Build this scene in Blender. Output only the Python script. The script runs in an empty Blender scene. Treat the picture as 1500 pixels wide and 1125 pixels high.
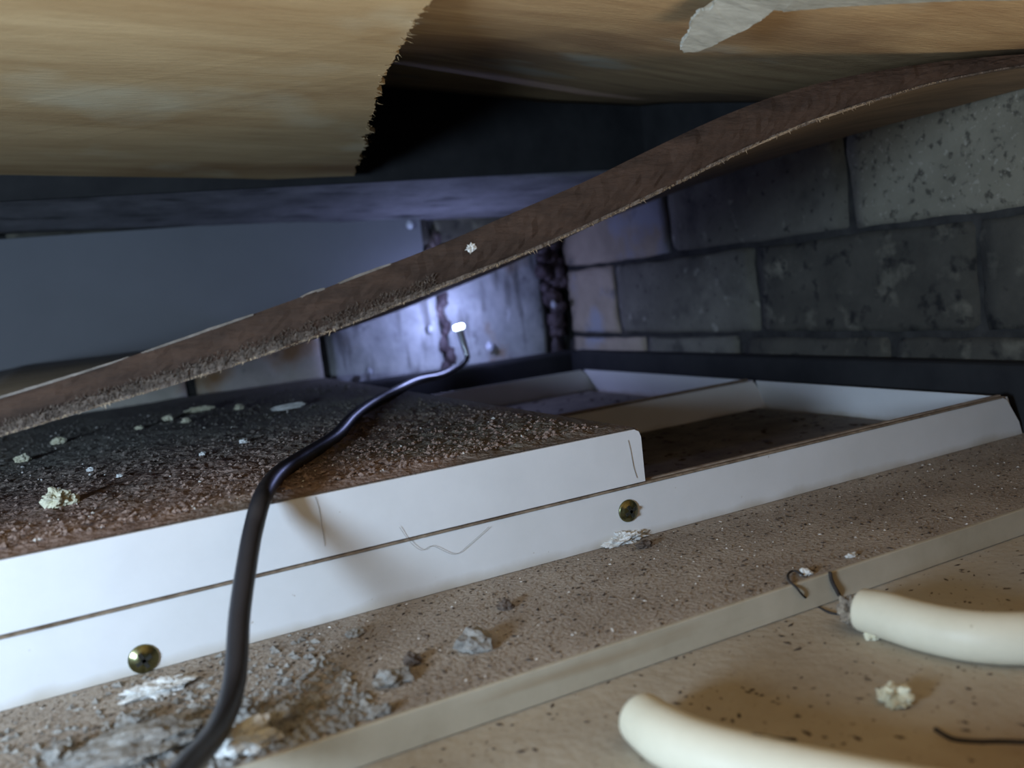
import bpy, bmesh, math, random
from mathutils import Vector, Matrix, noise

# ------------------------------------------------------------------ camera, world, lights, exposure
sc = bpy.context.scene
COL = sc.collection
F = 1307.6; CX, CY = 750.0, 562.5
AX = Vector((0.88679375, 0.1487471, 0.43757415))      # world X in (right, up, forward)
AY = Vector((-0.44846329, 0.04811692, 0.89250515))
AZ = Vector((-0.11170283, 0.98770393, -0.1093774))
H = 0.1075
CAM = Vector((0, 0, H))
right = Vector((AX[0], AY[0], AZ[0])); up = Vector((AX[1], AY[1], AZ[1])); fwd = Vector((AX[2], AY[2], AZ[2]))
cam = bpy.data.cameras.new('camera'); cam_o = bpy.data.objects.new('camera', cam); COL.objects.link(cam_o)
cam.sensor_width = 36; cam.sensor_fit = 'HORIZONTAL'; cam.lens = F/1500*36
cam.clip_start = 0.01; cam.clip_end = 20
rot = Matrix((right, up, -fwd)).transposed()
cam_o.matrix_world = Matrix.Translation(CAM) @ rot.to_4x4()
cam.dof.use_dof = True; cam.dof.focus_distance = 0.37; cam.dof.aperture_fstop = 10.5
sc.camera = cam_o

w = bpy.data.worlds.new('world'); sc.world = w; w.use_nodes = True
bg = w.node_tree.nodes['Background']; bg.inputs[0].default_value = (0.55, 0.7, 1.0, 1); bg.inputs[1].default_value = 0.035

def lamp(name, kind, loc, target, energy, color, size):
    l = bpy.data.lights.new(name, kind); o = bpy.data.objects.new(name, l); COL.objects.link(o)
    o.location = loc
    o.rotation_euler = (Vector(target)-Vector(loc)).to_track_quat('-Z', 'Y').to_euler()
    l.energy = energy; l.color = color
    if kind == 'AREA': l.shape = 'DISK'; l.size = size
    else: l.shadow_soft_size = size
    return l
# room light rising through the opened ceiling hatch below the camera
lamp('hatch_daylight', 'AREA', (0.09, -0.17, -0.24), (0.13, 0.12, 0.2), 2.8, (1.0, 0.92, 0.80), 0.30)
# inspection torch held at the left of the hatch
tl = lamp('inspection_torch', 'SPOT', (-0.26, 0.05, 0.098), (0.08, 0.40, 0.06), 10.5, (0.55, 0.74, 1.0), 0.045)
tl.spot_size = math.radians(125); tl.spot_blend = 0.6

vs = sc.view_settings
vs.view_transform = 'Standard'; vs.look = 'None'; vs.gamma = 1; vs.use_curve_mapping = False
vs.exposure = 0.0

# ------------------------------------------------------------------ geometry of the view
def ray(x, y):
    v = Vector(((x-CX)/F, -(y-CY)/F, 1.0))
    return Vector((AX.dot(v), AY.dot(v), AZ.dot(v)))
def onX(x, y, v): r = ray(x, y); return CAM + r*(v/r.x)
def onY(x, y, v): r = ray(x, y); return CAM + r*(v/r.y)
def onZ(x, y, v): r = ray(x, y); return CAM + r*((v-H)/r.z)
def onF(x, y, fn, z=0.19):
    for _ in range(8):
        p = onZ(x, y, z); z = fn(p.x, p.y)
    return p

# ------------------------------------------------------------------ materials
MATS = {}
def mat(name, c1, c2, scale=30, rough=0.8, bump=0.3, bscale=None, metal=0, spec=0.3, detail=6, spots=None, stretch=None, lo=0.3, hi=0.7, dist=0.001, extra=None):
    m = bpy.data.materials.new(name); m.use_nodes = True
    nt = m.node_tree; N = nt.nodes; L = nt.links; b = N['Principled BSDF']
    tc = N.new('ShaderNodeTexCoord'); mp = N.new('ShaderNodeMapping')
    L.new(tc.outputs['Object'], mp.inputs[0])
    if stretch: mp.inputs['Rotation'].default_value = stretch[1]; mp.inputs['Scale'].default_value = stretch[0]
    nz = N.new('ShaderNodeTexNoise'); nz.inputs['Scale'].default_value = scale; nz.inputs['Detail'].default_value = detail
    nz.inputs['Roughness'].default_value = 0.65
    L.new(mp.outputs[0], nz.inputs['Vector'])
    cr = N.new('ShaderNodeValToRGB'); cr.color_ramp.elements[0].position = lo; cr.color_ramp.elements[1].position = hi
    cr.color_ramp.elements[0].color = (*c1, 1); cr.color_ramp.elements[1].color = (*c2, 1)
    L.new(nz.outputs['Fac'], cr.inputs[0]); out = cr.outputs[0]
    def overlay(out, col, sc_, lo_, hi_, strx=None, det=4):
        n2 = N.new('ShaderNodeTexNoise'); n2.inputs['Scale'].default_value = sc_; n2.inputs['Detail'].default_value = det
        v = tc.outputs['Object']
        if strx:
            m2 = N.new('ShaderNodeMapping'); m2.inputs['Scale'].default_value = strx; L.new(v, m2.inputs[0]); v = m2.outputs[0]
        L.new(v, n2.inputs['Vector'])
        r2 = N.new('ShaderNodeValToRGB'); r2.color_ramp.elements[0].position = lo_; r2.color_ramp.elements[1].position = hi_
        L.new(n2.outputs['Fac'], r2.inputs[0])
        mx = N.new('ShaderNodeMix'); mx.data_type = 'RGBA'
        L.new(r2.outputs[0], mx.inputs[0]); L.new(out, mx.inputs[6]); mx.inputs[7].default_value = (*col, 1)
        return mx.outputs[2]
    for s in (spots or []): out = overlay(out, *s)
    if extra: out = extra(nt, tc, out)
    L.new(out, b.inputs['Base Color'])
    b.inputs['Roughness'].default_value = rough; b.inputs['Metallic'].default_value = metal
    b.inputs['Specular IOR Level'].default_value = spec
    if bump:
        nb = N.new('ShaderNodeTexNoise'); nb.inputs['Scale'].default_value = bscale or scale*3; nb.inputs['Detail'].default_value = 5
        L.new(mp.outputs[0], nb.inputs['Vector'])
        bp = N.new('ShaderNodeBump'); bp.inputs['Strength'].default_value = bump; bp.inputs['Distance'].default_value = dist
        L.new(nb.outputs['Fac'], bp.inputs['Height']); L.new(bp.outputs[0], b.inputs['Normal'])
    MATS[name] = m
    return m

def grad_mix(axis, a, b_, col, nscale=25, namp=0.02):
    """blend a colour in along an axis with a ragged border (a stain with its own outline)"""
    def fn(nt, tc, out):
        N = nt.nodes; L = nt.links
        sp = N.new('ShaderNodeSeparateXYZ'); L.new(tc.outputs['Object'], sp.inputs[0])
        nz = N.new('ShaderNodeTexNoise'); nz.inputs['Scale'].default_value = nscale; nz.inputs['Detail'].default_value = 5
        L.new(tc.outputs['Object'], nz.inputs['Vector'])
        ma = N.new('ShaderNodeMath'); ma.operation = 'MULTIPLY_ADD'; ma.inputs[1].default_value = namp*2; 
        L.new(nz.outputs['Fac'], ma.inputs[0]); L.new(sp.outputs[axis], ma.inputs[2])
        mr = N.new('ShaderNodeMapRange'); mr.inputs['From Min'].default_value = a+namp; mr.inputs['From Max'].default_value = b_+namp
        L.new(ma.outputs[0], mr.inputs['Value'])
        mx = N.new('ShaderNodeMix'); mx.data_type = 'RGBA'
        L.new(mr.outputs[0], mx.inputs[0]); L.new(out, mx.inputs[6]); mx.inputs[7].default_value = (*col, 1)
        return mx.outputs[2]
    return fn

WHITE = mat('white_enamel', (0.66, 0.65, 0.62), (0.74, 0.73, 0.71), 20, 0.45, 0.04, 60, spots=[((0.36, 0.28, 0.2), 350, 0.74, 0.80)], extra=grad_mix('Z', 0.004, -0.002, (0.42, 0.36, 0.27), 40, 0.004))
WHITE2 = mat('white_enamel_upper', (0.67, 0.66, 0.64), (0.76, 0.75, 0.73), 20, 0.45, 0.04, 60, spots=[((0.36, 0.28, 0.2), 300, 0.75, 0.81)])
GRIME = mat('brown_grime', (0.10, 0.065, 0.04), (0.34, 0.26, 0.18), 160, 0.9, 0.5)
DUSTP = mat('dusty_panel', (0.25, 0.205, 0.16), (0.42, 0.36, 0.29), 22, 0.95, 0.8, 600, spots=[((0.16, 0.125, 0.10), 600, 0.58, 0.70), ((0.48, 0.43, 0.37), 9, 0.55, 0.8)], dist=0.0012)
DUSTL = mat('dusty_lower_panel', (0.31, 0.26, 0.19), (0.44, 0.385, 0.295), 14, 0.9, 0.4, 300, spots=[((0.15, 0.11, 0.08), 420, 0.66, 0.74), ((0.26, 0.19, 0.125), 12, 0.6, 0.8), ((0.42, 0.41, 0.37), 8, 0.55, 0.75)])
STRIP = mat('cream_edge', (0.37, 0.325, 0.235), (0.50, 0.45, 0.345), 30, 0.6, 0.1, spots=[((0.30, 0.22, 0.13), 25, 0.6, 0.8, (0.3, 1, 4))])
TRAYIN = mat('tray_floor_dust', (0.10, 0.085, 0.07), (0.22, 0.19, 0.155), 40, 0.95, 0.6, 300, spots=[((0.04, 0.03, 0.03), 120, 0.62, 0.7)])
RUST = mat('rusty_dust', (0.17, 0.11, 0.085), (0.40, 0.285, 0.225), 55, 0.95, 1.0, 500, spots=[((0.17, 0.145, 0.11), 9, 0.45, 0.65)], extra=grad_mix('Y', 0.40, 0.52, (0.27, 0.25, 0.21), 20, 0.05), dist=0.002)
PLY1 = mat('tan_veneer', (0.40, 0.26, 0.12), (0.58, 0.42, 0.22), 9, 0.8, 0.25, 140, stretch=((1, 5, 1), (0, 0, 0.25)), spots=[((0.30, 0.17, 0.07), 7, 0.52, 0.75, (1, 2.2, 1)), ((0.62, 0.54, 0.36), 11, 0.58, 0.8), ((0.16, 0.10, 0.06), 120, 0.74, 0.8, (1, 5, 1))])
PLY2 = mat('brown_veneer', (0.34, 0.21, 0.10), (0.56, 0.39, 0.20), 12, 0.8, 0.45, 150, stretch=((1, 6, 1), (0, 0, -0.75)), spots=[((0.13, 0.07, 0.04), 8, 0.5, 0.75), ((0.44, 0.40, 0.30), 14, 0.6, 0.75)])
GREYV = mat('grey_veneer', (0.24, 0.235, 0.195), (0.38, 0.37, 0.31), 60, 0.85, 0.5, 250, stretch=((1, 4, 1), (0, 0, -0.6)))
SLAB = mat('far_slab', (0.09, 0.088, 0.09), (0.22, 0.215, 0.22), 25, 0.8, 0.4, 60, spots=[((0.05, 0.05, 0.05), 22, 0.55, 0.7, (1, 3, 1))])
SHEET = mat('board_core', (0.026, 0.016, 0.011), (0.065, 0.038, 0.025), 70, 0.95, 0.8, 350, stretch=((0.5, 1, 2), (0, 0, 0)))
SHEETT = mat('dusty_board_top', (0.17, 0.17, 0.17), (0.25, 0.25, 0.25), 12, 0.9, 0.2, 120)
SHEETU = mat('board_face', (0.12, 0.085, 0.05), (0.24, 0.17, 0.10), 20, 0.85, 0.3, 120, stretch=((1, 6, 1), (0, 0, 0.3)))
FRAY = mat('frayed_ply', (0.06, 0.045, 0.034), (0.17, 0.13, 0.10), 220, 0.95, 0.8, 500, stretch=((2, 2, 0.4), (0, 0, 0)))
TOPPLY = mat('dull_ply', (0.10, 0.085, 0.07), (0.22, 0.19, 0.16), 200, 0.9, 0.3)
SPLIT = mat('split_ply', (0.22, 0.165, 0.11), (0.34, 0.26, 0.18), 200, 0.9, 0.3)
FIBRE = mat('pale_fibre', (0.36, 0.27, 0.17), (0.55, 0.43, 0.29), 100, 0.8, 0)
MORTAR = mat('mortar', (0.016, 0.015, 0.014), (0.055, 0.052, 0.047), 60, 0.95, 0.6, 200)
def conc(name, a, b, **k): return mat(name, a, b, 22, 0.92, 0.6, 170, spots=k.get('spots'), extra=k.get('extra'), lo=0.25, hi=0.75)
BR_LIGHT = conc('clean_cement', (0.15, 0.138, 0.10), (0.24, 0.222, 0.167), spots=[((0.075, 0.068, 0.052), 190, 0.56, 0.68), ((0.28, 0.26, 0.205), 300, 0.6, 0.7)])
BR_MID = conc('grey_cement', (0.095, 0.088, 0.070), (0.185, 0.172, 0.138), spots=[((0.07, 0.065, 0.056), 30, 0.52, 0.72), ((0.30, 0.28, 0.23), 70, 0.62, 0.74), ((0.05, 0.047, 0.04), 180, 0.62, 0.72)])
BR_DARK = conc('dark_cement', (0.035, 0.032, 0.026), (0.095, 0.087, 0.068), spots=[((0.17, 0.155, 0.115), 55, 0.56, 0.76), ((0.02, 0.019, 0.017), 90, 0.58, 0.7)])  # darkest brick tone, for lower right courses and upper back blocks
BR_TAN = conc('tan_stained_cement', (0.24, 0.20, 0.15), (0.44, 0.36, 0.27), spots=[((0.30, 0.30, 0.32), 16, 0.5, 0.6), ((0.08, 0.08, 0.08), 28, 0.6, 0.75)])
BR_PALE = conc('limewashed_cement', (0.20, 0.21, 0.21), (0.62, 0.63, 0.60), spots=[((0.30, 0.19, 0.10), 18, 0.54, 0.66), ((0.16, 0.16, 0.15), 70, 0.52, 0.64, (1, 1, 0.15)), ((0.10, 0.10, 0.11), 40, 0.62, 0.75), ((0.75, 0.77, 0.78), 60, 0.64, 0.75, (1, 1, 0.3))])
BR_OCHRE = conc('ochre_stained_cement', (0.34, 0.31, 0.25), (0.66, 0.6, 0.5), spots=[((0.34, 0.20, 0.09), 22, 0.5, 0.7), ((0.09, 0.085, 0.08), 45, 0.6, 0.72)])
PANEL = mat('dark_panel', (0.14, 0.145, 0.155), (0.17, 0.175, 0.187), 6, 0.75, 0.05, 40)
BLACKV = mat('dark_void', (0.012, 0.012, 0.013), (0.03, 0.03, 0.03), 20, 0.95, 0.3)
CABLE = mat('black_cable', (0.012, 0.012, 0.015), (0.022, 0.022, 0.027), 40, 0.42, 0.05, 400, spec=0.5)
STEEL = mat('steel', (0.45, 0.47, 0.5), (0.6, 0.62, 0.65), 40, 0.3, 0, metal=1)
ZINC = mat('zinc_screw', (0.10, 0.105, 0.05), (0.30, 0.29, 0.15), 300, 0.28, 0.1, 500, metal=1)
RECESS = mat('dark_recess', (0.012, 0.011, 0.008), (0.03, 0.028, 0.02), 200, 0.7, 0)
HOSE = mat('cream_hose', (0.56, 0.51, 0.37), (0.66, 0.61, 0.46), 30, 0.5, 0.08, 300, spots=[((0.30, 0.23, 0.14), 300, 0.72, 0.8)])
HOSEIN = mat('torn_hose', (0.05, 0.035, 0.028), (0.36, 0.30, 0.22), 420, 0.9, 0.8)
LUMPG = mat('grey_mortar_lump', (0.13, 0.12, 0.105), (0.36, 0.34, 0.30), 130, 0.95, 1.0, 500)
LUMPW = mat('white_plaster', (0.50, 0.49, 0.45), (0.74, 0.73, 0.68), 150, 0.9, 0.8, 500)
LUMPY = mat('cream_plaster', (0.48, 0.45, 0.30), (0.70, 0.67, 0.50), 150, 0.9, 0.8, 500)
LUMPB = mat('brown_clod', (0.05, 0.038, 0.03), (0.14, 0.105, 0.08), 160, 0.95, 1.0, 500)
SPECK = mat('dark_specks', (0.03, 0.022, 0.017), (0.09, 0.065, 0.048), 200, 0.9, 0)
SPECKM = mat('brown_specks', (0.14, 0.10, 0.07), (0.28, 0.215, 0.155), 200, 0.9, 0)
SPECKW = mat('pale_specks', (0.52, 0.47, 0.40), (0.72, 0.68, 0.62), 200, 0.9, 0)
RUSTG = mat('rust_grains', (0.16, 0.105, 0.08), (0.38, 0.275, 0.22), 120, 0.9, 0, extra=grad_mix('Y', 0.36, 0.52, (0.15, 0.135, 0.115), 20, 0.05))
SEAL = mat('dark_sealant', (0.03, 0.022, 0.025), (0.13, 0.095, 0.095), 70, 0.55, 0.8, 200)
THREAD = mat('dark_thread', (0.02, 0.017, 0.014), (0.05, 0.04, 0.034), 200, 0.9, 0)
WEB = mat('grey_thread', (0.22, 0.19, 0.16), (0.34, 0.3, 0.26), 200, 0.9, 0)
WATER = bpy.data.materials.new('water'); WATER.use_nodes = True
_b = WATER.node_tree.nodes['Principled BSDF']; _b.inputs['Base Color'].default_value = (0.9, 0.93, 1, 1); _b.inputs['Transmission Weight'].default_value = 0.55; _b.inputs['Roughness'].default_value = 0.12; _b.inputs['IOR'].default_value = 1.33
LED = bpy.data.materials.new('led_lens'); LED.use_nodes = True
_b = LED.node_tree.nodes['Principled BSDF']; _b.inputs['Emission Color'].default_value = (0.72, 0.84, 1, 1); _b.inputs['Emission Strength'].default_value = 9

# ------------------------------------------------------------------ helpers
def link(name, me, m, parent=None, smooth=False):
    o = bpy.data.objects.new(name, me); COL.objects.link(o)
    if m: me.materials.append(m)
    if parent: o.parent = parent
    if smooth: me.shade_smooth()
    return o
def from_bm(name, bm, m, parent=None, smooth=False):
    bmesh.ops.recalc_face_normals(bm, faces=bm.faces)
    me = bpy.data.meshes.new(name); bm.to_mesh(me); bm.free()
    return link(name, me, m, parent, smooth)
def pyd(name, v, f, m, parent=None, smooth=False):
    me = bpy.data.meshes.new(name); me.from_pydata([tuple(p) for p in v], [], f); me.update()
    bm = bmesh.new(); bm.from_mesh(me); bmesh.ops.recalc_face_normals(bm, faces=bm.faces); bm.to_mesh(me); bm.free()
    return link(name, me, m, parent, smooth)
def tag(o, label=None, cat=None, group=None, kind=None):
    if label: o['label'] = label
    if cat: o['category'] = cat
    if group: o['group'] = group
    if kind: o['kind'] = kind
    return o
def empty(name, loc, label, cat, group=None):
    o = bpy.data.objects.new(name, None); COL.objects.link(o); o.location = (0, 0, 0); o.empty_display_size = 0.01
    return tag(o, label, cat, group)
def box_bm(x0, x1, y0, y1, z0, z1, bevel=0, seg=2):
    bm = bmesh.new(); bmesh.ops.create_cube(bm, size=1)
    for v in bm.verts: v.co = Vector(((x0+x1)/2+v.co.x*(x1-x0), (y0+y1)/2+v.co.y*(y1-y0), (z0+z1)/2+v.co.z*(z1-z0)))
    if bevel: bmesh.ops.bevel(bm, geom=bm.edges[:], offset=bevel, segments=seg, affect='EDGES', profile=0.5)
    return bm
def box(name, x0, x1, y0, y1, z0, z1, m, parent=None, bevel=0): return from_bm(name, box_bm(x0, x1, y0, y1, z0, z1, bevel), m, parent)
def fb(p, s, seed=0): return noise.fractal(Vector(p)*s+Vector((seed*7.3, seed*3.1, seed)), 1.0, 2.0, 4)
def tube(name, pts, rad, m, parent=None, sides=14, sub=8, cap=True, flat=1.0):
    """swept tube through pts (Catmull-Rom)"""
    P = [Vector(p) for p in pts]; R = rad if isinstance(rad, (list, tuple)) else [rad]*len(P)
    C = []; RR = []
    for i in range(len(P)-1):
        p0 = P[max(i-1, 0)]; p1 = P[i]; p2 = P[i+1]; p3 = P[min(i+2, len(P)-1)]
        for k in range(sub):
            t = k/sub
            C.append(0.5*((2*p1)+(p2-p0)*t+(2*p0-5*p1+4*p2-p3)*t*t+(3*p1-p0-3*p2+p3)*t**3)); RR.append(R[i]*(1-t)+R[i+1]*t)
    C.append(P[-1]); RR.append(R[-1])
    v = []; f = []
    n = None
    for i, c in enumerate(C):
        t = (C[min(i+1, len(C)-1)]-C[max(i-1, 0)]).normalized()
        if n is None: n = t.orthogonal().normalized()
        n = (n-t*n.dot(t)).normalized(); b = t.cross(n)
        for k in range(sides):
            a = 2*math.pi*k/sides; v.append(c+(n*math.cos(a)+b*math.sin(a)*flat)*RR[i])
    for i in range(len(C)-1):
        for k in range(sides): f.append((i*sides+k, i*sides+(k+1) % sides, (i+1)*sides+(k+1) % sides, (i+1)*sides+k))
    if cap: f.append(tuple(range(sides))); f.append(tuple((len(C)-1)*sides+k for k in range(sides)))
    return pyd(name, v, f, m, parent, True)
def prism(name, pts, thick, m, parent=None, zoff=None):
    """polygon (3-D points) thickened upward"""
    bm = bmesh.new(); n = len(pts)
    lo = [bm.verts.new(p) for p in pts]; hi = [bm.verts.new((p[0], p[1], p[2]+thick)) for p in pts]
    fs = [bm.faces.new(lo), bm.faces.new(hi[::-1])]
    for i in range(n): bm.faces.new((lo[i], lo[(i+1) % n], hi[(i+1) % n], hi[i]))
    bmesh.ops.triangulate(bm, faces=fs)
    return from_bm(name, bm, m, parent)
def lump(name, c, r, m, label=None, cat='debris', group=None, seed=1, parent=None, squash=(1, 1, 0.7), sub=3, amp=0.45, freq=1.6, flat=True):
    bm = bmesh.new(); bmesh.ops.create_icosphere(bm, subdivisions=sub, radius=1)
    for v in bm.verts:
        n = v.co.normalized(); d = 1+amp*fb(n, freq, seed)+amp*0.35*fb(n, freq*3.5, seed+5)
        v.co = Vector((n.x*squash[0], n.y*squash[1], n.z*squash[2]))*d*r
    zmin = min(v.co.z for v in bm.verts)
    for v in bm.verts:
        if flat and v.co.z < zmin*0.55: v.co.z = zmin*0.55
        v.co += Vector((c[0], c[1], c[2]-(zmin*0.55 if flat else 0)))
    o = from_bm(name, bm, m, parent)
    if label: tag(o, label, cat, group)
    return o
OCT = [(1, 0, 0), (-1, 0, 0), (0, 1, 0), (0, -1, 0), (0, 0, 1), (0, 0, -1)]
OF = [(0, 2, 4), (2, 1, 4), (1, 3, 4), (3, 0, 4), (2, 0, 5), (1, 2, 5), (3, 1, 5), (0, 3, 5)]
def scatter(name, n, spot, smin, smax, m, parent, seed, el=2.0, flatz=0.6):
    R = random.Random(seed); v = []; f = []
    for i in range(n):
        p = spot(R)
        if p is None: continue
        s = smin+(smax-smin)*R.random()**3; a = R.random()*math.pi; ca, sa = math.cos(a), math.sin(a)
        e = 1+(el-1)*R.random(); b0 = len(v)
        for q in OCT:
            x = q[0]*s*e*(0.7+0.6*R.random()); y = q[1]*s*(0.7+0.6*R.random()); z = q[2]*s*flatz
            v.append((p[0]+x*ca-y*sa, p[1]+x*sa+y*ca, p[2]+z+s*flatz*0.3))
        f += [tuple(b0+k for k in t) for t in OF]
    me = bpy.data.meshes.new(name); me.from_pydata(v, [], f); me.update()
    o = link(name, me, m, parent); o['kind'] = 'stuff'
    return o

# ------------------------------------------------------------------ setting: base, walls, ceiling
fl = box('floor', -0.45, 0.60, 0.07, 0.95, -0.034, -0.0142, BLACKV); tag(fl, 'dark underside boarding below the ceiling panels', 'floor', kind='structure')

def brick(parent, axis, plane, a0, a1, z0, z1, depth, m, seed, rough=0.0012):
    """one irregular brick: axis 'X' -> face looks to -X at x=plane, runs along Y; 'Y' -> face looks to -Y, runs along X"""
    if axis == 'X': bm = box_bm(plane, plane+depth, a0, a1, z0, z1)
    else: bm = box_bm(a0, a1, plane, plane+depth, z0, z1)
    bmesh.ops.subdivide_edges(bm, edges=bm.edges[:], cuts=15, use_grid_fill=True)
    cx_ = (a0+a1)/2; cz_ = (z0+z1)/2; ha = (a1-a0)/2; hz = (z1-z0)/2
    for v in bm.verts:
        a = v.co.y if axis == 'X' else v.co.x
        ea = ha-abs(a-cx_); ez = hz-abs(v.co.z-cz_)
        n = fb(v.co, 45, seed); n2 = fb(v.co, 14, seed+3)
        d = n*rough+n2*rough*1.5
        rnd = 0.0012*max(0, 1-min(ea, ez)/0.003)**2+(0.002*max(0, 1-math.hypot(ea, ez)/0.009))+0.0016*max(0, fb(v.co, 70, seed+4)-0.25)
        w_ = fb((v.co.x, v.co.y, v.co.z), 30, seed+9)*0.0022
        if axis == 'X':
            if v.co.x < plane+depth*0.5: v.co.x += d+rnd
            if ea < 1e-5: v.co.y += w_
        else:
            if v.co.y < plane+depth*0.5: v.co.y += d+rnd
            if ea < 1e-5: v.co.x += w_
        if ez < 1e-5: v.co.z += w_*0.8
    return from_bm('brick', bm, m, parent, True)

WX = 0.46; WY = 0.80
wr = box('wall_right', WX+0.0032, WX+0.12, 0.02, 0.96, -0.0142, 0.26, MORTAR); tag(wr, 'cement brick wall on the right with dark mortar joints', 'wall', kind='structure')
J = 0.0024
z1 = 0.0505; z2 = 0.117; z3 = 0.1835
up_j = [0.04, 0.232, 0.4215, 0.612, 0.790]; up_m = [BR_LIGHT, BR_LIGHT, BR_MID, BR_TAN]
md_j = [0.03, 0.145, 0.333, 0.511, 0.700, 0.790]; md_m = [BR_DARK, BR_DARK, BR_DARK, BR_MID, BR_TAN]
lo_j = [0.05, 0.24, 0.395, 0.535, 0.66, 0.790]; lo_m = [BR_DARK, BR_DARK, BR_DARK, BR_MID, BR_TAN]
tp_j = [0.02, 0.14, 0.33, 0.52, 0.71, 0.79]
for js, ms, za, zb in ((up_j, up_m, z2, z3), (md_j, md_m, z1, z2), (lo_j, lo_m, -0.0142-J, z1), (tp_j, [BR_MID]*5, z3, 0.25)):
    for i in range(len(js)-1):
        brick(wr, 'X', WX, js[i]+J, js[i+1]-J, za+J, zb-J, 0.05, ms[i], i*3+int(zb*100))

wb = box('wall_back', -0.45, WX+0.006, WY+0.006, WY+0.12, -0.0142, 0.26, MORTAR); tag(wb, 'back wall of pale stained upright blocks with dark gaps', 'wall', kind='structure')
bx = [-0.44, -0.28, -0.155, -0.032, 0.0892, 0.2078, 0.327, 0.4440]
bmats = [BR_PALE, BR_OCHRE, BR_PALE, BR_OCHRE, BR_OCHRE, BR_PALE, BR_PALE]
for i in range(len(bx)-1):
    brick(wb, 'Y', WY, bx[i]+0.004, bx[i+1]-0.004, -0.0142, 0.148, 0.05, bmats[i], 40+i, 0.0022)
    brick(wb, 'Y', WY, bx[i]+0.004, bx[i+1]-0.004, 0.154, 0.24, 0.05, BR_DARK, 60+i, 0.002)  # upper blocks coloured dark to stand in for shade above the sheet
# added board: its dark colour stands in for shade on the upper back wall
pr = [(-0.44, 0.054), (0.055, 0.054), (0.11, 0.098), (0.312, 0.104), (0.312, 0.186), (-0.44, 0.186)]
t1 = pyd('trim_1', [(x, WY-0.008, z) for x, z in pr]+[(x, WY-0.002, z) for x, z in pr], [tuple(range(6)), tuple(range(11, 5, -1))]+[(i, (i+1) % 6, 6+(i+1) % 6, 6+i) for i in range(6)], PANEL)
tag(t1, 'smooth dark board added as shade over the upper back wall', 'trim', kind='structure')

b1 = box('trim_4', 0.206, 0.459, WY-0.034, WY-0.006, -0.0141, 0.036, BLACKV, bevel=0.003); tag(b1, 'dark strip standing in for shade along the foot of the back wall', 'trim', kind='structure')  # added black box in place of the shadow at the wall base
b2 = box('trim_5', 0.4425, 0.4585, 0.10, WY-0.035, -0.0141, 0.0365, BLACKV, bevel=0.003); tag(b2, 'dark strip standing in for shade along the foot of the brick wall', 'trim', kind='structure')  # same shadow carried along the brick wall by an added black box
def ceil_z(x, y): return max(0.2065-0.065*x, 0.184)
def sstep(a, b, x):
    t = min(max((x-a)/(b-a), 0), 1); return t*t*(3-2*t)
def arch_z(x, y): return ceil_z(x, y)+0.060*sstep(0.21+0.35*max(0, x-0.2), 0.60+0.35*max(0, x-0.2), y)
# far slab behind the plywood
v = []; f = []
n = 24
for i in range(n+1):
    for j in range(9):
        x = -0.45+0.92*i/n; y = 0.606+0.214*j/8
        za = ceil_z(x, 0.6)+0.0075; zb = 0.1895-0.036*x
        t = min(max((y-0.6)/0.2, 0), 1.1); v.append((x, y, za*(1-t)+zb*t+0.0015*fb((x, y, 0), 18, 4)))
for i in range(n):
    for j in range(8): f.append((i*9+j, i*9+j+1, (i+1)*9+j+1, (i+1)*9+j))
sl = pyd('trim_2', v, f, SLAB, None, True)
md = sl.modifiers.new('s', 'SOLIDIFY'); md.thickness = 0.11; md.offset = 1
tag(sl, 'grey concrete strip of ceiling behind the plywood', 'slab', kind='structure')
tag(box('trim_3', -0.45, WX, 0.6015, 0.6055, 0.189, 0.32, BLACKV), 'black strip added as shade at the far edge of the plywood', 'trim', kind='structure')  # added black face, keeps the hollow behind the plywood dark
tag(box('trim_6', 0.436, 0.4595, 0.29, 0.6010, 0.1875, 0.30, BLACKV), 'black cover strip added as shade along the top of the brick wall', 'trim', kind='structure')  # added black box hiding the lit wall above the bricks, as shade
# plywood ceiling (inner layer)
v = []; f = []; NX = 60; NY = 40
for i in range(NX+1):
    for j in range(NY+1):
        x = -0.5+0.935*i/NX; y = -0.2+0.8*j/NY
        v.append((x, y, arch_z(x, y)+0.0004*fb((x, y, 0), 9, 2)))
for i in range(NX):
    for j in range(NY): f.append((i*(NY+1)+j, i*(NY+1)+j+1, (i+1)*(NY+1)+j+1, (i+1)*(NY+1)+j))
ce = pyd('ceiling', v, f, PLY2, None, True)
bm = bmesh.new(); bm.from_mesh(ce.data); bmesh.ops.solidify(bm, geom=bm.faces[:], thickness=-0.004); 
bm.to_mesh(ce.data); bm.free()
tag(ce, 'peeling brown plywood ceiling with diagonal grain', 'ceiling', kind='structure')
# torn outer veneer of the ceiling
R = random.Random(5)
edge_px = [(518, 257), (522, 240), (531, 222), (536, 208), (527, 200), (543, 193), (538, 180), (546, 165), (551, 148), (553, 132), (560, 115), (569, 98), (577, 80), (590, 60), (601, 42), (612, 24), (632, 0), (655, -40), (690, -120)]
low = lambda x, y: ceil_z(x, y)-0.0035
E3 = [onF(x, y, low) for x, y in edge_px]
fine = []
for i in range(len(E3)-1):
    k = 9
    for j in range(k):
        p = E3[i].lerp(E3[i+1], j/k); a = (R.random()-0.4)*0.0018*(1 if R.random() < 0.8 else 2.2)
        fine.append(Vector((p.x+a, p.y+(R.random()-0.5)*0.001, p.z)))
fine.append(E3[-1])
far = [Vector((-0.5+(E3[0].x+0.5)*i/14, 0.602+0.002*fb((i, 0, 0), 0.7), 0)) for i in range(15)]
far = [Vector((p.x, min(p.y, 0.603) if i else p.y, low(p.x, p.y))) for i, p in enumerate(far)]
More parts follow.
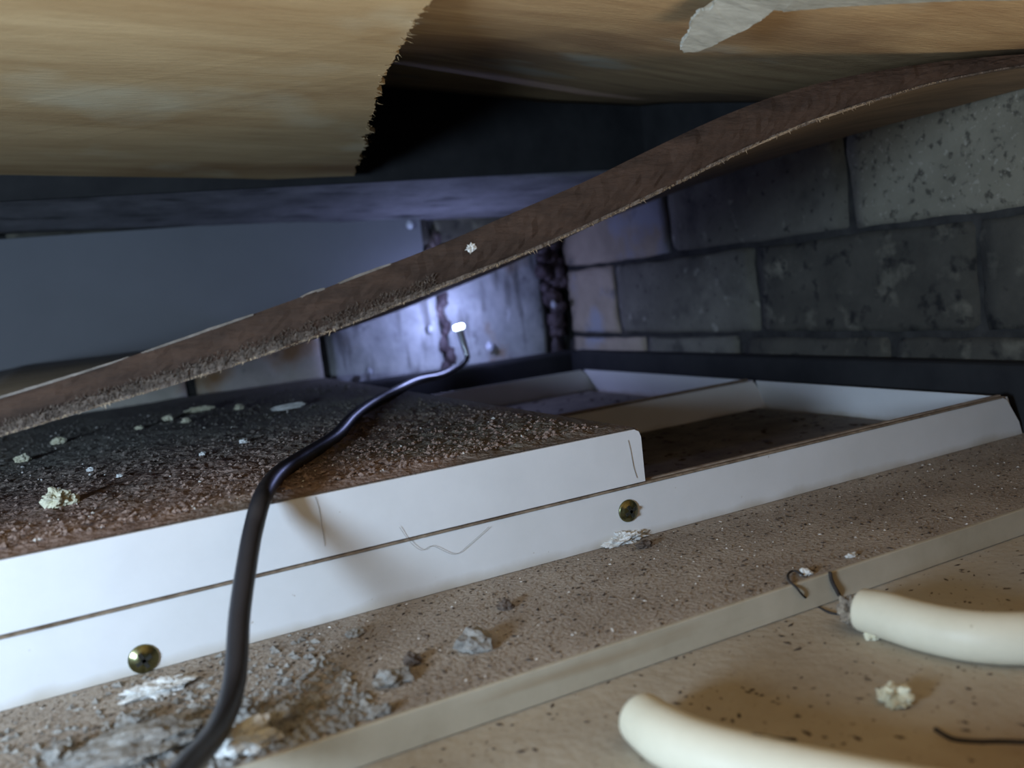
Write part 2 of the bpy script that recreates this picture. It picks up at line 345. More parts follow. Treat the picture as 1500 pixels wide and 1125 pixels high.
poly = far[:-1]+fine+[Vector((E3[-1].x, -0.2, 0)), Vector((-0.5, -0.2, 0))]
poly = [Vector((p.x, p.y, low(p.x, p.y)-0.0006*max(0, fb(p, 25, 3)))) for p in poly]
tv = prism('torn_veneer', poly, 0.0024, PLY1, ce); tag(tv, 'tan outer ply with torn frayed edge')
# splinters along the torn edge
v = []; f = []
for p in fine[::1]:
    for _ in range(1):
        q = p+Vector((R.uniform(-0.002, 0.001), R.uniform(-0.002, 0.002), R.uniform(-0.0004, 0.0018))); d = Vector((R.uniform(0.0005, 0.003), R.uniform(-0.0018, 0.0012), R.uniform(-0.0015, 0.0006))); s = R.uniform(0.00015, 0.0004)
        b0 = len(v); v += [q+Vector((0, s, 0)), q+Vector((0, -s, 0)), q+Vector((0, 0, s)), q+d]; f += [(b0, b0+1, b0+3), (b0+1, b0+2, b0+3), (b0+2, b0, b0+3), (b0, b0+2, b0+1)]
o = pyd('edge_splinters', v, f, PLY1, ce); o['kind'] = 'stuff'
# hanging grey scrap of veneer
flap_px = [(1062, -14), (1050, 0), (1041, 14), (1024, 17), (1012, 30), (1010, 46), (1002, 58), (997, 70), (1003, 77), (1022, 76), (1044, 68), (1064, 56), (1088, 46), (1108, 34), (1126, 22), (1132, 14), (1150, 17), (1220, 11), (1300, 6), (1400, 2), (1500, 0), (1560, -6), (1560, -60), (1300, -60), (1062, -60)]
fp = []
for x, y in flap_px:
    hang = 0.010*min(max((y+5)/80, 0), 1)
    fp.append(onF(x, y, lambda X, Y: ceil_z(X, Y)-0.0022-hang))
ff = []
for i in range(len(fp)):
    a, b = fp[i], fp[(i+1) % len(fp)]
    for k in range(6): ff.append(a.lerp(b, k/6)+Vector((R.uniform(-1, 1)*0.0005, R.uniform(-1, 1)*0.0005, 0)))
tag(prism('veneer_flap', ff, 0.0009, GREYV, ce), 'grey peeled scrap of veneer hanging down')

# ------------------------------------------------------------------ ceiling panels in the foreground
pl = empty('ceiling_panel', (0, 0, 0), 'dusty brown raised panel strip running under the white trays', 'panel')
box('panel_top', -0.42, 0.458, 0.2178, 0.735, -0.0012, 0.0, DUSTP, pl)
box('front_edge', -0.42, 0.458, 0.2160, 0.2176, -0.0098, 0.0004, STRIP, pl, 0.0004)
box('support', -0.42, 0.458, 0.2190, 0.735, -0.0098, -0.0014, BLACKV, pl)
lp = empty('ceiling_panel', (0, 0, 0), 'cream speckled lower panel carrying the two hoses', 'panel')
box('panel_top', -0.42, 0.458, 0.085, 0.2600, -0.0142, -0.0100, DUSTL, lp)
def up_spot(R):
    y = 0.219+0.077*R.random(); return (R.uniform(-0.18, 0.45), y, 0)
def low_spot(R): return (R.uniform(-0.02, 0.42), R.uniform(0.10, 0.2155), -0.0100)
scatter('dark_dust', 4200, up_spot, 0.00012, 0.0007, SPECK, pl, 1, 2.2)
scatter('brown_dust', 14000, up_spot, 0.00014, 0.0006, SPECKM, pl, 2, 1.8)
scatter('pale_dust', 900, up_spot, 0.00012, 0.0006, SPECKW, pl, 3, 1.6)
scatter('dark_dust', 2000, low_spot, 0.0001, 0.0007, SPECK, lp, 4, 3.0, 0.4)
def corner_spot(R):
    x = 0.06-abs(R.gauss(0, 0.06)); y = 0.219+abs(R.gauss(0, 0.03)); return (x, y, 0) if y < 0.296 else None
scatter('rubble_dust', 2600, corner_spot, 0.0003, 0.0017, LUMPG, pl, 6, 1.6, 0.7)

# ------------------------------------------------------------------ open white trays
FY = 0.298; ZT = 0.0225
def open_tray(y0, y1, label):
    t = empty('ceiling_tray', (0, 0, 0), label, 'tray', 'open white metal trays')
    x0, x1t, x1b = -0.41, 0.431, 0.4405
    th = 0.0012
    box('tray_floor', x0, x1t, y0+th, y1-th, 0.0002, 0.0014, TRAYIN, t)
    for nm, ya, yb in (('front_flange', y0, y0+th), ('back_flange', y1-th, y1)):
        # flange sheet whose right end is cut at a slant with a rounded corner
        pr = [(x0, 0.0002), (x1b, 0.0002), (x1b-0.0022, 0.007), (x1t+0.0008, ZT-0.006), (x1t-0.0012, ZT-0.0028), (x1t-0.0045, ZT-0.0012), (x0, ZT-0.0012)]
        v = [(x, ya, z) for x, z in pr]+[(x, yb, z) for x, z in pr]; n = len(pr)
        f = [tuple(range(n)), tuple(range(2*n-1, n-1, -1))]+[(i, (i+1) % n, n+(i+1) % n, n+i) for i in range(n)]
        pyd(nm, v, f, WHITE, t)
    rf = pyd('right_flange', [(x1t+0.0006, y0+th, ZT-0.0012), (x1t+0.0006, y1-th, ZT-0.0012), (x1b-0.001, y1-th, 0.0002), (x1b-0.001, y0+th, 0.0002), (x1t-0.0006, y0+th, ZT-0.0012), (x1t-0.0006, y1-th, ZT-0.0012), (x1b-0.0022, y1-th, 0.0002), (x1b-0.0022, y0+th, 0.0002)],
             [(0, 1, 2, 3), (4, 5, 6, 7), (0, 1, 5, 4), (2, 3, 7, 6), (0, 3, 7, 4), (1, 2, 6, 5)], WHITE, t)
    # rolled rim along the front flange: two thin grimy beads
    box('rim', x0, x1t-0.005, y0-0.0005, y0+0.0018, ZT-0.0011, ZT-0.0001, GRIME, t, 0.0003)
    box('rim', x0, x1t-0.003, y0+0.0022, y0+0.0044, ZT-0.0009, ZT+0.0003, WEBRIM, t, 0.0003)
    return t
WEBRIM = mat('dusty_rim', (0.16, 0.11, 0.075), (0.42, 0.34, 0.26), 120, 0.9, 0.4)
ta = open_tray(FY, 0.489, 'nearer open white tray with a brass screw in its front flange')
tb = open_tray(0.4905, 0.7225, 'farther open white tray behind the first, against the brick wall')
def tray_spot(R): return (R.uniform(0.18, 0.425), R.uniform(0.305, 0.48), 0.0014)
scatter('tray_debris', 260, tray_spot, 0.0004, 0.0026, SPECK, ta, 8, 2.2, 0.4)
scatter('tray_debris', 160, lambda R: (R.uniform(0.25, 0.425), R.uniform(0.5, 0.71), 0.0014), 0.0004, 0.003, SPECK, tb, 9, 2.2, 0.4)

# ------------------------------------------------------------------ upturned tray with dusty rusty top
ut = empty('upturned_tray', (0, 0, 0), 'upturned white tray with rusty dust-covered top', 'tray')
X1 = 0.2008; ZB = 0.0229; ZP = 0.0447; YB = 0.78
pr = [(-0.41, ZB), (X1, ZB), (X1, ZP-0.0035), (X1-0.0008, ZP-0.0012), (X1-0.003, ZP), (-0.41, ZP)]
n = len(pr); v = [(x, FY-0.0006, z) for x, z in pr]+[(x, FY+0.0008, z) for x, z in pr]
pyd('front_flange', v, [tuple(range(n)), tuple(range(2*n-1, n-1, -1))]+[(i, (i+1) % n, n+(i+1) % n, n+i) for i in range(n)], WHITE2, ut)
box('right_flange', X1-0.0014, X1, FY+0.0008, YB, ZB, ZP-0.002, WHITE2, ut)
box('back_flange', -0.41, X1-0.0014, YB-0.0014, YB, ZB, ZP-0.0014, WHITE2, ut)
box('top_plate', -0.41, X1, FY+0.0010, YB, ZP-0.0013, ZP-0.0002, RUST, ut)
v = []; f = []; NX, NY = 300, 170
for i in range(NX+1):
    for j in range(NY+1):
        x = -0.36+(X1-0.0006+0.36)*(i/NX)**0.8; y = FY+0.0012+(YB-FY-0.002)*(j/NY)**1.4
        ed = min((y-FY)/0.012, (X1-x)/0.02, 1); ed = max(ed, 0)
        z = ZP+0.0001+ed*(0.0007+(1-0.6*sstep(0.42, 0.56, y))*(0.0009*fb((x, y, 0), 90, 2)+0.0008*fb((x, y, 0), 260, 3))+0.0015*max(0, fb((x, y, 0), 14, 8)))
        v.append((x, y, max(z, ZP-0.0001)))
for i in range(NX):
    for j in range(NY): f.append((i*(NY+1)+j, i*(NY+1)+j+1, (i+1)*(NY+1)+j+1, (i+1)*(NY+1)+j))
o = pyd('dust_layer', v, f, RUST, ut); o['kind'] = 'stuff'
def top_spot(R):
    y = FY+0.012+0.40*R.random()**2; x = R.uniform(-0.13, X1-0.012)
    return (x, y, ZP+0.0012) if R.random() < 0.35+0.65*max(0, min(1, 0.5+1.4*fb((x, y, 0), 12, 1))) else None
scatter('rust_crumbs', 9000, top_spot, 0.00025, 0.0011, RUSTG, ut, 11, 1.6, 0.8)
scatter('pale_crumbs', 420, top_spot, 0.0002, 0.0009, SPECKW, ut, 12, 1.5, 0.8)

# ------------------------------------------------------------------ screws
def screw(x, z, label, r=0.0046):
    t = empty('screw', (0, 0, 0), label, 'screw', 'brass screws in the tray flange')
    y0 = FY-0.0001
    prof = [(r, 0), (r, 0.0004), (r*0.95, 0.0007), (r*0.82, 0.0009), (r*0.70, 0.0013), (r*0.5, 0.0018), (r*0.2, 0.0021), (0.0, 0.0021)]
    v = []; f = []; K = 28
    for a, d in prof[:-1]:
        for k in range(K): v.append((x+a*math.cos(2*math.pi*k/K), y0-d, z+a*math.sin(2*math.pi*k/K)))
    for i in range(len(prof)-2):
        for k in range(K): f.append((i*K+k, i*K+(k+1) % K, (i+1)*K+(k+1) % K, (i+1)*K+k))
    v.append((x, y0-prof[-1][1], z)); q = len(v)-1
    for k in range(K): f.append(((len(prof)-2)*K+k, (len(prof)-2)*K+(k+1) % K, q))
    f.append(tuple(range(K)))
    pyd('screw_head', v, f, ZINC, t, True)
    bm = bmesh.new(); L_ = r*0.55; W_ = r*0.13
    for a in (0.4, 0.4+math.pi/2):
        g = box_bm(-L_, L_, -0.0004, 0.0006, -W_, W_)
        for vv in g.verts:
            c = vv.co.copy(); vv.co = Vector((x+c.x*math.cos(a)-c.z*math.sin(a), y0-0.0021+c.y, z+c.x*math.sin(a)+c.z*math.cos(a)))
        me = bpy.data.meshes.new('t'); g.to_mesh(me); g.free(); bm.from_mesh(me); bpy.data.meshes.remove(me)
    from_bm('cross_recess', bm, RECESS, t)
    tube('shank', [(x, y0+0.0002, z), (x, y0+0.004, z), (x, y0+0.008, z)], 0.0016, ZINC, t, 10, 2)
screw(0.1915, 0.0124, 'brass cross-head screw in the flange near the upturned tray corner')
screw(0.0072, 0.0046, 'dull screw low in the flange left of the black cable')

# ------------------------------------------------------------------ sagging plywood sheet
lip_px = [(-260, 700), (-120, 672), (0, 640), (110, 605), (300, 550), (475, 490), (700, 400), (800, 360), (930, 300), (1050, 240), (1140, 197), (1250, 157), (1380, 118), (1500, 95), (1640, 84), (1800, 80)]
top_px = [(-260, 640), (-120, 615), (0, 583), (100, 552), (270, 496), (450, 432), (655, 355), (735, 318), (850, 270), (980, 205), (1100, 151), (1225, 114), (1365, 91), (1500, 79), (1640, 74), (1800, 72)]
def yed(px): return 0.33-0.08*px/1500
LIP = [onY(x, y, yed(x)) for x, y in lip_px]; TOP = [onY(x, y, yed(x)) for x, y in top_px]
def interp(tab, x):
    if x <= tab[0].x: return tab[0].z, tab[0].y
    for a, b in zip(tab, tab[1:]):
        if a.x <= x <= b.x:
            t = (x-a.x)/(b.x-a.x); return a.z+(b.z-a.z)*t, a.y+(b.y-a.y)*t
    return tab[-1].z, tab[-1].y
def smooth_interp(tab, x): 
    zs = [interp(tab, x+d) for d in (-0.015, -0.0075, 0, 0.0075, 0.015)]
    return sum(z for z, _ in zs)/5, sum(y for _, y in zs)/5
XL, XR = -0.062, 0.455; NU, NV = 200, 26
sh = empty('plywood_sheet', (0, 0, 0), 'warped dark plywood sheet sagging diagonally with a frayed edge', 'plywood')
KS = 0.40
def sheet_pt(u, vv, side):
    x = XL+(XR-XL)*u
    _, ye = smooth_interp(LIP, x)
    yend = 0.775-0.115*sstep(0.20, 0.34, x)
    y = ye+(yend-ye)*vv
    sx = max(x-KS*(y-ye), min(x, -0.03))          # the sag runs diagonally across the sheet
    zl, _ = smooth_interp(LIP, sx); zt, _ = smooth_interp(TOP, sx)
    zt = min(zt, ceil_z(x, ye)-0.001); zl = min(zl, zt-0.0016)
    return Vector((x, y, max(zt if side else zl, 0.0500+0.003*side)))
v = []; f = []
for side in (0, 1):
    for i in range(NU+1):
        for j in range(NV+1):
            p = sheet_pt(i/NU, (j/NV)**1.5, side)
            if j == 0: p.y += 0.0012*fb(p, 60, 2+side)
            v.append(p)
S = (NU+1)*(NV+1); idx = lambda s, i, j: s*S+i*(NV+1)+j
und = []
for i in range(NU):
    for j in range(NV):
        f.append((idx(1, i, j), idx(1, i, j+1), idx(1, i+1, j+1), idx(1, i+1, j)))
        und.append(len(f)); f.append((idx(0, i, j), idx(0, i+1, j), idx(0, i+1, j+1), idx(0, i, j+1)))
# edge face, with rows across its thickness so it can be rough and rounded
def edge_pt(u, t):
    a = sheet_pt(u, 0, 0); b = sheet_pt(u, 0, 1); p = a.lerp(b, t)
    th = (b-a).length
    p.y += -0.0022*math.sin(math.pi*t)*min(1, th/0.01)+0.0007*fb((p.x, t*0.02, 0), 120, 7)+0.0005*fb((p.x, t*0.02, 0), 380, 8)
    return p
ER = 8; eb = len(v)
for i in range(NU+1):
    for k in range(ER+1):
        v.append(edge_pt(i/NU, k/ER) if 0 < k < ER else v[idx(1 if k else 0, i, 0)].copy())
for i in range(NU):
    for k in range(ER): f.append((eb+i*(ER+1)+k, eb+i*(ER+1)+k+1, eb+(i+1)*(ER+1)+k+1, eb+(i+1)*(ER+1)+k))
for s_, i in ((0, 0), (1, NU)):
    for j in range(NV): f.append((idx(0, i, j), idx(0, i, j+1), idx(1, i, j+1), idx(1, i, j)))
for i in range(NU): f.append((idx(0, i, NV), idx(0, i+1, NV), idx(1, i+1, NV), idx(1, i, NV)))
me = bpy.data.meshes.new('board'); me.from_pydata([tuple(p) for p in v], [], f); me.materials.append(SHEET); me.materials.append(SHEETU); me.materials.append(SHEETT)
for q in und: me.polygons[q].material_index = 1; me.polygons[q-1].material_index = 2
me.update()
bm = bmesh.new(); bm.from_mesh(me); bmesh.ops.remove_doubles(bm, verts=bm.verts[:], dist=1e-5); bmesh.ops.recalc_face_normals(bm, faces=bm.faces); bm.to_mesh(me); bm.free()
link('board', me, None, sh)
# lower ply: a ragged lighter band along the bottom of the edge
v = []; f = []; NB = 560
for i in range(NB+1):
    u = i/NB; x = XL+(XR-XL)*u
    a = sheet_pt(u, 0, 0); b = sheet_pt(u, 0, 1); th = (b-a).length
    wid = (0.30+0.05*fb((x, 0, 0), 90, 3)+0.07*fb((x, 0, 0), 700, 5))*(1.0 if x < 0.03 else max(0.22, 1-(x-0.03)*7))
    wid = max(0.07, wid)
    for k in range(5):
        t = wid*k/4; p = edge_pt(u, t)
        p.y -= 0.0004*(1-k/4)+0.0001+0.0002*abs(fb((x, k*0.01, 0), 300, 6))
        if k == 0: p.z -= 0.0002+0.0003*abs(fb((x, 0, 0), 250, 9))
        v.append(p)
    v.append(sheet_pt(u, 0, 0)+Vector((0, 0.004, -0.0003)))
for i in range(NB):
    for k in range(4): f.append((i*6+k, i*6+k+1, (i+1)*6+k+1, (i+1)*6+k))
    f.append((i*6, i*6+5, (i+1)*6+5, (i+1)*6))
tag(pyd('frayed_ply', v, f, FRAY, sh), 'lighter frayed bottom ply')
# splinters hanging from the lip
v = []; f = []; R = random.Random(9)
def spl(q, d, s):
    b0 = len(v); v.extend([q+Vector((s, 0, 0)), q+Vector((-s, 0, 0)), q+Vector((0, s, 0)), q+d]); f.extend([(b0, b0+1, b0+3), (b0+1, b0+2, b0+3), (b0+2, b0, b0+3), (b0, b0+2, b0+1)])
for i in range(2100):
    u = R.random()**0.85; q = sheet_pt(u, 0, 0)+Vector((0, -0.0008, 0.0001+R.random()*0.0006))
    if q.x > 0.34: continue
    big = R.random() < 0.05+0.10*max(0, fb(q, 20, 3))
    spl(q, Vector((R.uniform(-0.0015, 0.0015), R.uniform(-0.001, 0.0004), -R.uniform(0.0002, 0.0006)-(R.uniform(0.0004, 0.0014) if big else 0))), R.uniform(0.00012, 0.0003))
o = pyd('lip_splinters', v, f, FIBRE, sh); o['kind'] = 'stuff'
v = []; f = []
for i in range(2600):
    u = R.random()*0.35; t = 0.04+0.34*R.random(); q = edge_pt(u, t)-Vector((0, 0.0006, 0))
    spl(q, Vector((R.uniform(-0.0012, 0.0012), -R.uniform(0.0004, 0.0016), R.uniform(-0.0008, 0.0018))), R.uniform(0.0001, 0.0003))
o = pyd('edge_fuzz', v, f, FRAY, sh); o['kind'] = 'stuff'
# pale top ply showing along the upper edge
for (xa, xb) in ((-0.06, 0.018), (0.022, 0.058), (0.074, 0.082), (0.087, 0.105)):
    v = []; f = []; n = 40
    for i in range(n+1):
        u = (xa+(xb-xa)*i/n-XL)/(XR-XL); p = sheet_pt(u, 0, 1); s = math.sin(math.pi*min(max(i/n, 0.02), 0.98))**0.4
        hgt = 0.0006*s*(0.7+0.6*abs(fb(p, 120, 4)))
        for dy, dz in ((-0.0004, -0.0004), (-0.0006, hgt), (0.002, hgt*0.8), (0.0022, -0.0002)): v.append(p+Vector((0, dy, dz)))
    for i in range(n):
        for k in range(3): f.append((i*4+k, i*4+k+1, (i+1)*4+k+1, (i+1)*4+k))
    f += [(0, 1, 2, 3), (n*4, n*4+1, n*4+2, n*4+3)]
    tag(pyd('top_ply', v, f, TOPPLY, sh), 'pale strip of upper ply')
# lifted pale veneer strip near the right end and a white paint fleck
v = []; f = []; n = 40
for i in range(n+1):
    a = onY(1090+190*i/n, 0, 0.262)
    x = 0.245+0.055*i/n; u = (x-XL)/(XR-XL); p = sheet_pt(u, 0, 0); s = math.sin(math.pi*i/n)
    for dy, dz in ((-0.0006, -0.0003), (-0.0008, 0.0008*s), (0.001, 0.0006*s), (0.0015, -0.0003)): v.append(p+Vector((0, dy, dz)))
for i in range(n):
    for k in range(3): f.append((i*4+k, i*4+k+1, (i+1)*4+k+1, (i+1)*4+k))
f += [(0, 1, 2, 3), (n*4, n*4+1, n*4+2, n*4+3)]
tag(pyd('split_veneer', v, f, SPLIT, sh), 'pale lifted veneer sliver')
def edge_at(px, py):
    p = onY(px, py, yed(px)); return p
p = edge_at(687, 364); 
fk = lump('paint_fleck', (p.x, p.y-0.0022, p.z), 0.0017, LUMPW, seed=4, parent=sh, squash=(1, 0.4, 0.8), sub=3, amp=0.9, freq=3, flat=False); tag(fk, 'small white paint fleck')

# ------------------------------------------------------------------ black inspection cable with its lit tip
cb = empty('inspection_cable', (0, 0, 0), 'black inspection camera cable with a lit tip, draped over the tray', 'cable')
path = [onY(x, y, Y) for x, y, Y in ((165, 1260, 0.165), (225, 1180, 0.186), (272, 1125, 0.203), (318, 1070, 0.222), (343, 1000, 0.240), (351, 900, 0.258), (361, 830, 0.270), (371, 775, 0.281), (386, 725, 0.2925))]
path += [onZ(x, y, 0.0484) for x, y in ((408, 694), (440, 672), (490, 640), (516, 612), (545, 591), (585, 570))]
path += [onY(x, y, Y) for x, y, Y in ((612, 558, 0.64), (645, 551, 0.68), (665, 541, 0.715), (681, 531, 0.738), (685, 522, 0.745))]
tube('cable', path, [0.0031]*15+[0.0029, 0.0026, 0.0024, 0.0023, 0.0023], CABLE, cb, 16, 8)
p0 = onY(685, 524, 0.745); p1 = onY(673, 482, 0.75); ax = (p1-p0)
tube('tip_housing', [p0, p0+ax*0.5, p1], [0.0026, 0.0032, 0.0034], STEEL, cb, 16, 4)
d = ax.normalized()
tube('lamp_head', [p1-d*0.0002, p1+d*0.0012, p1+d*0.003, p1+d*0.004], [0.0046, 0.0052, 0.0052, 0.0042], LED, cb, 18, 3)
pl_ = bpy.data.lights.new('tip_light', 'POINT'); po = bpy.data.objects.new('tip_light', pl_); COL.objects.link(po); po.parent = cb
po.location = p1+d*0.011+Vector((0, -0.001, 0)); pl_.energy = 0.31; pl_.color = (0.40, 0.48, 1.0); pl_.shadow_soft_size = 0.003

# ------------------------------------------------------------------ cream hoses on the lower panel
RH = 0.0071; ZH = -0.0100+RH
h1 = empty('hose', (0, 0, 0), 'cream hose with a torn end, right of the dark threads', 'hose', 'cream hoses on the lower panel')
hp = [onZ(1262, 893, ZH), onZ(1300, 902, ZH), onZ(1350, 917, ZH), onZ(1420, 931, ZH), onZ(1500, 935, ZH), onZ(1600, 930, ZH), onZ(1760, 918, ZH)]
tube('hose_wall', hp, [RH*0.9]+[RH]*6, HOSE, h1, 24, 8)
e0 = (hp[0]-hp[1]).normalized()
lump('torn_mouth', (hp[0].x+e0.x*0.0032, hp[0].y+e0.y*0.0032, hp[0].z-0.001), RH*0.72, HOSEIN, seed=3, parent=h1, squash=(0.75, 0.75, 0.9), sub=4, amp=0.5, freq=2.2, flat=False)
h2 = empty('hose', (0, 0, 0), 'cream hose nearest the viewer with a thread looped over it', 'hose', 'cream hoses on the lower panel')
hp2 = [onZ(940, 1052, ZH), onZ(975, 1078, ZH), onZ(1030, 1103, ZH), onZ(1110, 1126, ZH), onZ(1220, 1152, ZH), onZ(1400, 1188, ZH), onZ(1600, 1215, ZH)]
tube('hose_wall', hp2, [RH*0.92]+[RH]*6, HOSE, h2, 24, 8)
e0 = (hp2[0]-hp2[1]).normalized()
lump('torn_mouth', (hp2[0].x+e0.x*0.0006, hp2[0].y+e0.y*0.0006, hp2[0].z), RH*0.75, HOSEIN, seed=6, parent=h2, squash=(0.8, 0.8, 0.9), sub=4, amp=0.4, freq=2.2, flat=False)

# ------------------------------------------------------------------ threads and webs
zl = -0.0096
def thread(name, pts, r, m, label): tag(tube(name, pts, r, m, None, 6, 6), label, 'thread')
thread('thread', [onZ(1176, 842, 0.0012), onZ(1163, 836, 0.0012), onZ(1154, 842, 0.001), onZ(1157, 852, 0.0008), onY(1166, 860, 0.2152), onY(1176, 872, 0.2150), onZ(1190, 884, zl), onZ(1215, 897, zl), onZ(1240, 902, zl), onZ(1262, 917, zl), onZ(1280, 935, zl)], 0.00042, THREAD, 'long dark thread curling over the cream step to the torn hose')
thread('thread', [onZ(1216, 838, 0.001), onY(1218, 850, 0.2152), onY(1226, 866, 0.2148), onZ(1232, 876, zl), onZ(1240, 886, zl)], 0.0007, THREAD, 'short thick dark thread above the torn hose mouth')
def over(px, py): return onZ(px, py, ZH+RH*0.9)
thread('thread', [onZ(1072, 1108, 0.0), onZ(1070, 1095, 0.0015), over(1078, 1084), over(1095, 1077), over(1115, 1078), onZ(1140, 1082, 0.0), onZ(1165, 1083, zl)], 0.0004, THREAD, 'dark thread looped over the nearest hose')
thread('thread', [onZ(1370, 1068, zl), onZ(1395, 1082, zl), onZ(1430, 1086, zl), onZ(1470, 1086, zl), onZ(1520, 1088, zl)], 0.0006, THREAD, 'dark thread lying flat at the lower right corner')
ypl = FY-0.0010
thread('cobweb', [onY(585, 772, ypl-0.0004), onY(602, 795, ypl), onY(618, 806, ypl), onY(634, 800, ypl), onY(666, 812, ypl), onY(690, 795, ypl), onY(716, 772, ypl)], 0.00008, WEB, 'fine grey cobweb strand on the white flange')
thread('cobweb', [onY(462, 728, FY-0.0009), onY(468, 748, FY-0.0009), onY(472, 772, FY-0.0009), onY(476, 800, FY-0.0009)], 0.00008, WEB, 'fine strand on the upper flange right of the cable')
thread('cobweb', [onY(920, 645, FY-0.0009), onY(924, 662, FY-0.0009), onY(928, 684, FY-0.0009), onY(933, 700, FY-0.0009)], 0.0001, WEB, 'brown strand at the corner of the upturned tray')

# ------------------------------------------------------------------ lumps of debris
def px_lump(x, y, z, wpx, m, label, seed, name='debris_lump', cat='debris', sq=(1, 0.9, 0.65), sub=3, amp=0.5):
    p = onZ(x, y, z); dist = (p-CAM).dot(fwd); r = wpx/2/F*dist
    lump(name, (p.x, p.y, z), r, m, label, cat, None, seed, None, sq, sub, amp)
px_lump(696, 950, 0.0, 50, LUMPG, 'grey mortar lump alone on the dusty strip', 1, 'mortar_lump')
px_lump(740, 892, 0.0, 22, LUMPB, 'small dark clod above the grey mortar lump', 2, 'dirt_clod')
px_lump(575, 1000, 0.0, 54, LUMPG, 'flat grey chip left of the lone mortar lump', 3, 'mortar_lump', sq=(1, 0.8, 0.4))
px_lump(605, 972, 0.0, 26, LUMPB, 'small brown clod beside the flat grey chip', 4, 'dirt_clod')
px_lump(520, 930, 0.0, 26, LUMPG, 'small grey crumb near the foot of the flange', 5, 'mortar_lump', sq=(1, 0.8, 0.4))
px_lump(358, 1058, 0.0, 44, LUMPG, 'angular grey chip just right of the cable', 7, 'mortar_lump')
px_lump(345, 1082, 0.0, 36, LUMPW, 'small whitish chip at the cable foot', 8, 'mortar_lump')
px_lump(402, 1072, 0.0, 60, LUMPG, 'rough grey mortar lump on the strip edge', 9, 'mortar_lump', sub=4)
px_lump(365, 1098, 0.0, 84, LUMPW, 'largest pale mortar lump at the strip edge by the cable', 10, 'mortar_lump', sq=(1, 0.6, 0.55), sub=4)
px_lump(560, 1045, 0.0, 34, LUMPG, 'grey chip lying on the front edge of the strip', 14, 'mortar_lump', sq=(1, 0.7, 0.45))
px_lump(200, 1065, 0.0, 52, LUMPG, 'grey chip left of the cable foot', 11, 'mortar_lump', sq=(1, 0.8, 0.5))
px_lump(90, 1112, 0.0, 44, LUMPG, 'rounded grey lump at the lower left', 12, 'mortar_lump')
px_lump(200, 1104, 0.0, 190, LUMPG, 'wide flat mortar slab piece at the lower left', 13, 'mortar_slab', sq=(1, 0.55, 0.22), sub=4, amp=0.35)
px_lump(235, 1015, 0.0, 90, LUMPW, 'crumbled white plaster under the dull screw', 15, 'plaster_crumb', sq=(1, 0.4, 0.22), sub=4, amp=0.7)
px_lump(915, 795, 0.0, 62, LUMPW, 'crushed white plaster patch under the brass screw', 16, 'plaster_crumb', sq=(1, 0.35, 0.3), sub=4, amp=0.8)
px_lump(945, 802, 0.0, 26, LUMPB, 'brown clod beside the crushed plaster patch', 17, 'dirt_clod', sq=(1, 0.6, 0.5))
px_lump(1180, 842, 0.0, 18, LUMPW, 'tiny white crumb by the thread loop', 18, 'plaster_crumb')
px_lump(1247, 816, 0.0, 22, LUMPW, 'tiny white sliver above the cream step', 19, 'plaster_crumb', sq=(1, 0.35, 0.35))
px_lump(1312, 1030, -0.01, 44, LUMPY, 'cream plaster crumb between the two hoses', 20, 'plaster_crumb', sub=4, amp=0.7)
px_lump(1278, 936, -0.01, 20, LUMPY, 'tiny tan crumb below the torn hose', 21, 'plaster_crumb')
# on the upturned tray
zt = ZP+0.0012
px_lump(84, 742, zt, 34, LUMPY, 'pale crumbling plaster lump on the rusty top, left part', 22, 'plaster_crumb', sub=4, amp=0.7, sq=(1, 0.9, 0.8))
px_lump(106, 737, zt, 22, LUMPY, 'pale plaster bit right of the crumbling lump', 23, 'plaster_crumb', sq=(1, 0.9, 0.8))
px_lump(86, 650, zt, 18, LUMPY, 'cream crumb just below the sagging sheet, second from left', 24, 'plaster_crumb')
px_lump(34, 676, zt, 20, LUMPY, 'cream crumb at the far left of the rusty top', 25, 'plaster_crumb')
px_lump(133, 690, zt, 11, LUMPW, 'round white crumb in the middle of the rusty top', 26, 'plaster_crumb')
px_lump(175, 699, zt, 9, LUMPW, 'small white crumb above the plaster lump shadow', 27, 'plaster_crumb')
px_lump(297, 667, zt, 9, LUMPW, 'white crumb left of the cable bend', 28, 'plaster_crumb')
px_lump(357, 649, zt, 12, LUMPW, 'white crumb beside the cable', 29, 'plaster_crumb')
px_lump(248, 616, zt, 16, LUMPY, 'cream crumb in the far cluster, left one', 30, 'plaster_crumb')
px_lump(273, 619, zt, 12, LUMPY, 'cream crumb in the far cluster, right one', 31, 'plaster_crumb')
px_lump(204, 629, zt, 10, LUMPY, 'single cream crumb left of the far cluster', 32, 'plaster_crumb')
px_lump(350, 600, zt, 14, LUMPY, 'cream crumb nearest the back wall', 33, 'plaster_crumb')
px_lump(292, 603, zt, 40, LUMPY, 'long cream sliver on the rusty top near the back wall', 34, 'plaster_sliver', sq=(1, 0.3, 0.25))
px_lump(424, 599, zt, 46, LUMPW, 'long grey white sliver left of the cable', 35, 'plaster_sliver', sq=(1, 0.25, 0.2))

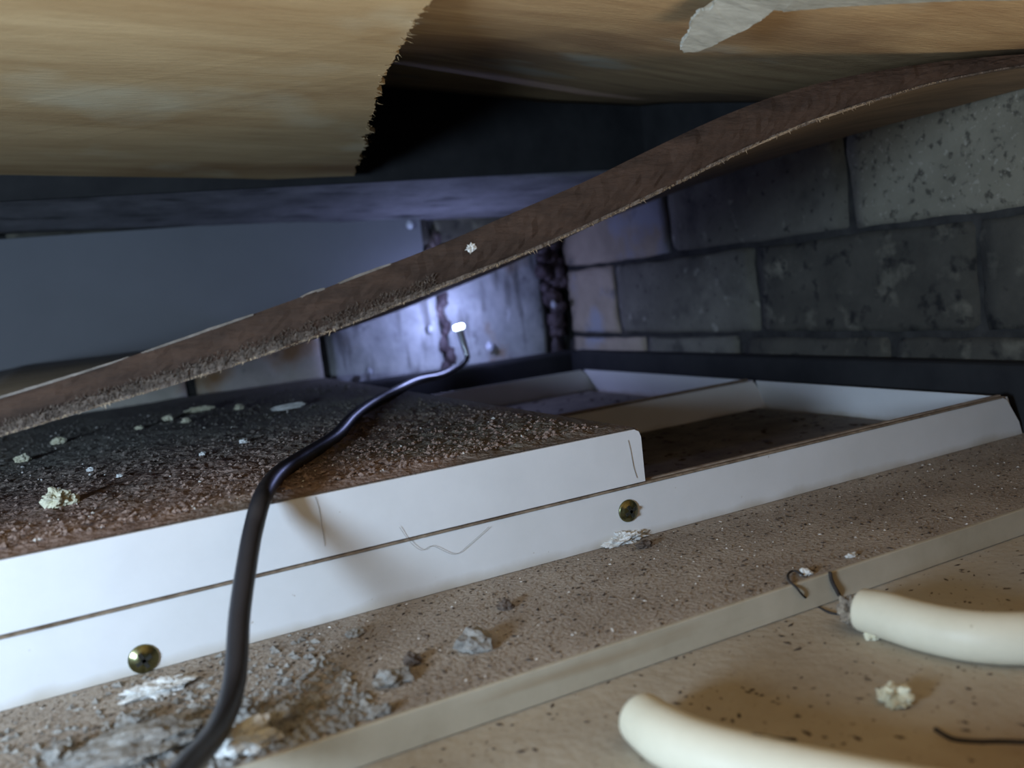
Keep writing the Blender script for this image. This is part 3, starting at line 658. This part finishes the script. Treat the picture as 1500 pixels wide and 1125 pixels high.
# ------------------------------------------------------------------ dried sealant in the corner and water drops
bm = bmesh.new(); R = random.Random(21)
def blob(c, r, seed, sq=(1, 1, 1)):
    g = bmesh.new(); bmesh.ops.create_icosphere(g, subdivisions=3, radius=1)
    for vv in g.verts:
        n = vv.co.normalized(); vv.co = Vector((n.x*sq[0], n.y*sq[1], n.z*sq[2]))*r*(1+0.35*fb(n, 2, seed))+Vector(c)
    me = bpy.data.meshes.new('t'); g.to_mesh(me); g.free(); bm.from_mesh(me); bpy.data.meshes.remove(me)
for k in range(46):
    t = k/45; z = 0.055+0.10*t; wdt = 0.004+0.010*min(1, max(0, (z-0.075)/0.04))
    blob((0.447+R.uniform(-1, 1)*wdt, 0.792+R.uniform(-0.004, 0.002), z+R.uniform(-0.004, 0.004)), R.uniform(0.004, 0.008), k)
blob((0.447, 0.797, 0.02), 0.008, 77, (0.8, 0.6, 4.5))
tag(from_bm('dried_sealant', bm, SEAL, None, True), 'dark lumpy dried sealant in the wall corner', 'sealant')
bm = bmesh.new()
for k in range(26):
    z = 0.01+0.15*k/25; blob((0.327+0.004*math.sin(k*1.3), 0.803+R.uniform(-0.003, 0.001), z), R.uniform(0.003, 0.0055), 100+k, (1, 0.7, 1.5))
tag(from_bm('dried_sealant', bm, SEAL, None, True), 'dark ragged filler in the block joint behind the lit tip', 'sealant')
def drop(px, py, Y, wpx, label):
    p = onY(px, py, Y); r = wpx/2/F*(p-CAM).dot(fwd)
    bm = bmesh.new(); bmesh.ops.create_icosphere(bm, subdivisions=3, radius=1)
    for vv in bm.verts:
        k = 1-0.35*max(0, vv.co.z); vv.co = Vector((vv.co.x*k, vv.co.y*k*0.8, vv.co.z*1.25))*r+p
    tag(from_bm('water_drop', bm, WATER, None, True), label, 'drop', 'glinting water drops')
drop(600, 329, 0.782, 11, 'glinting water drop hanging near the far ceiling')
drop(630, 482, 0.795, 9, 'water drop left of the lit tip')
drop(811, 446, 0.775, 9, 'water drop on the corner sealant')
drop(541, 544, 0.795, 9, 'water drop at the foot of the pale block')
drop(717, 507, 0.795, 12, 'water drop right of the lit tip')
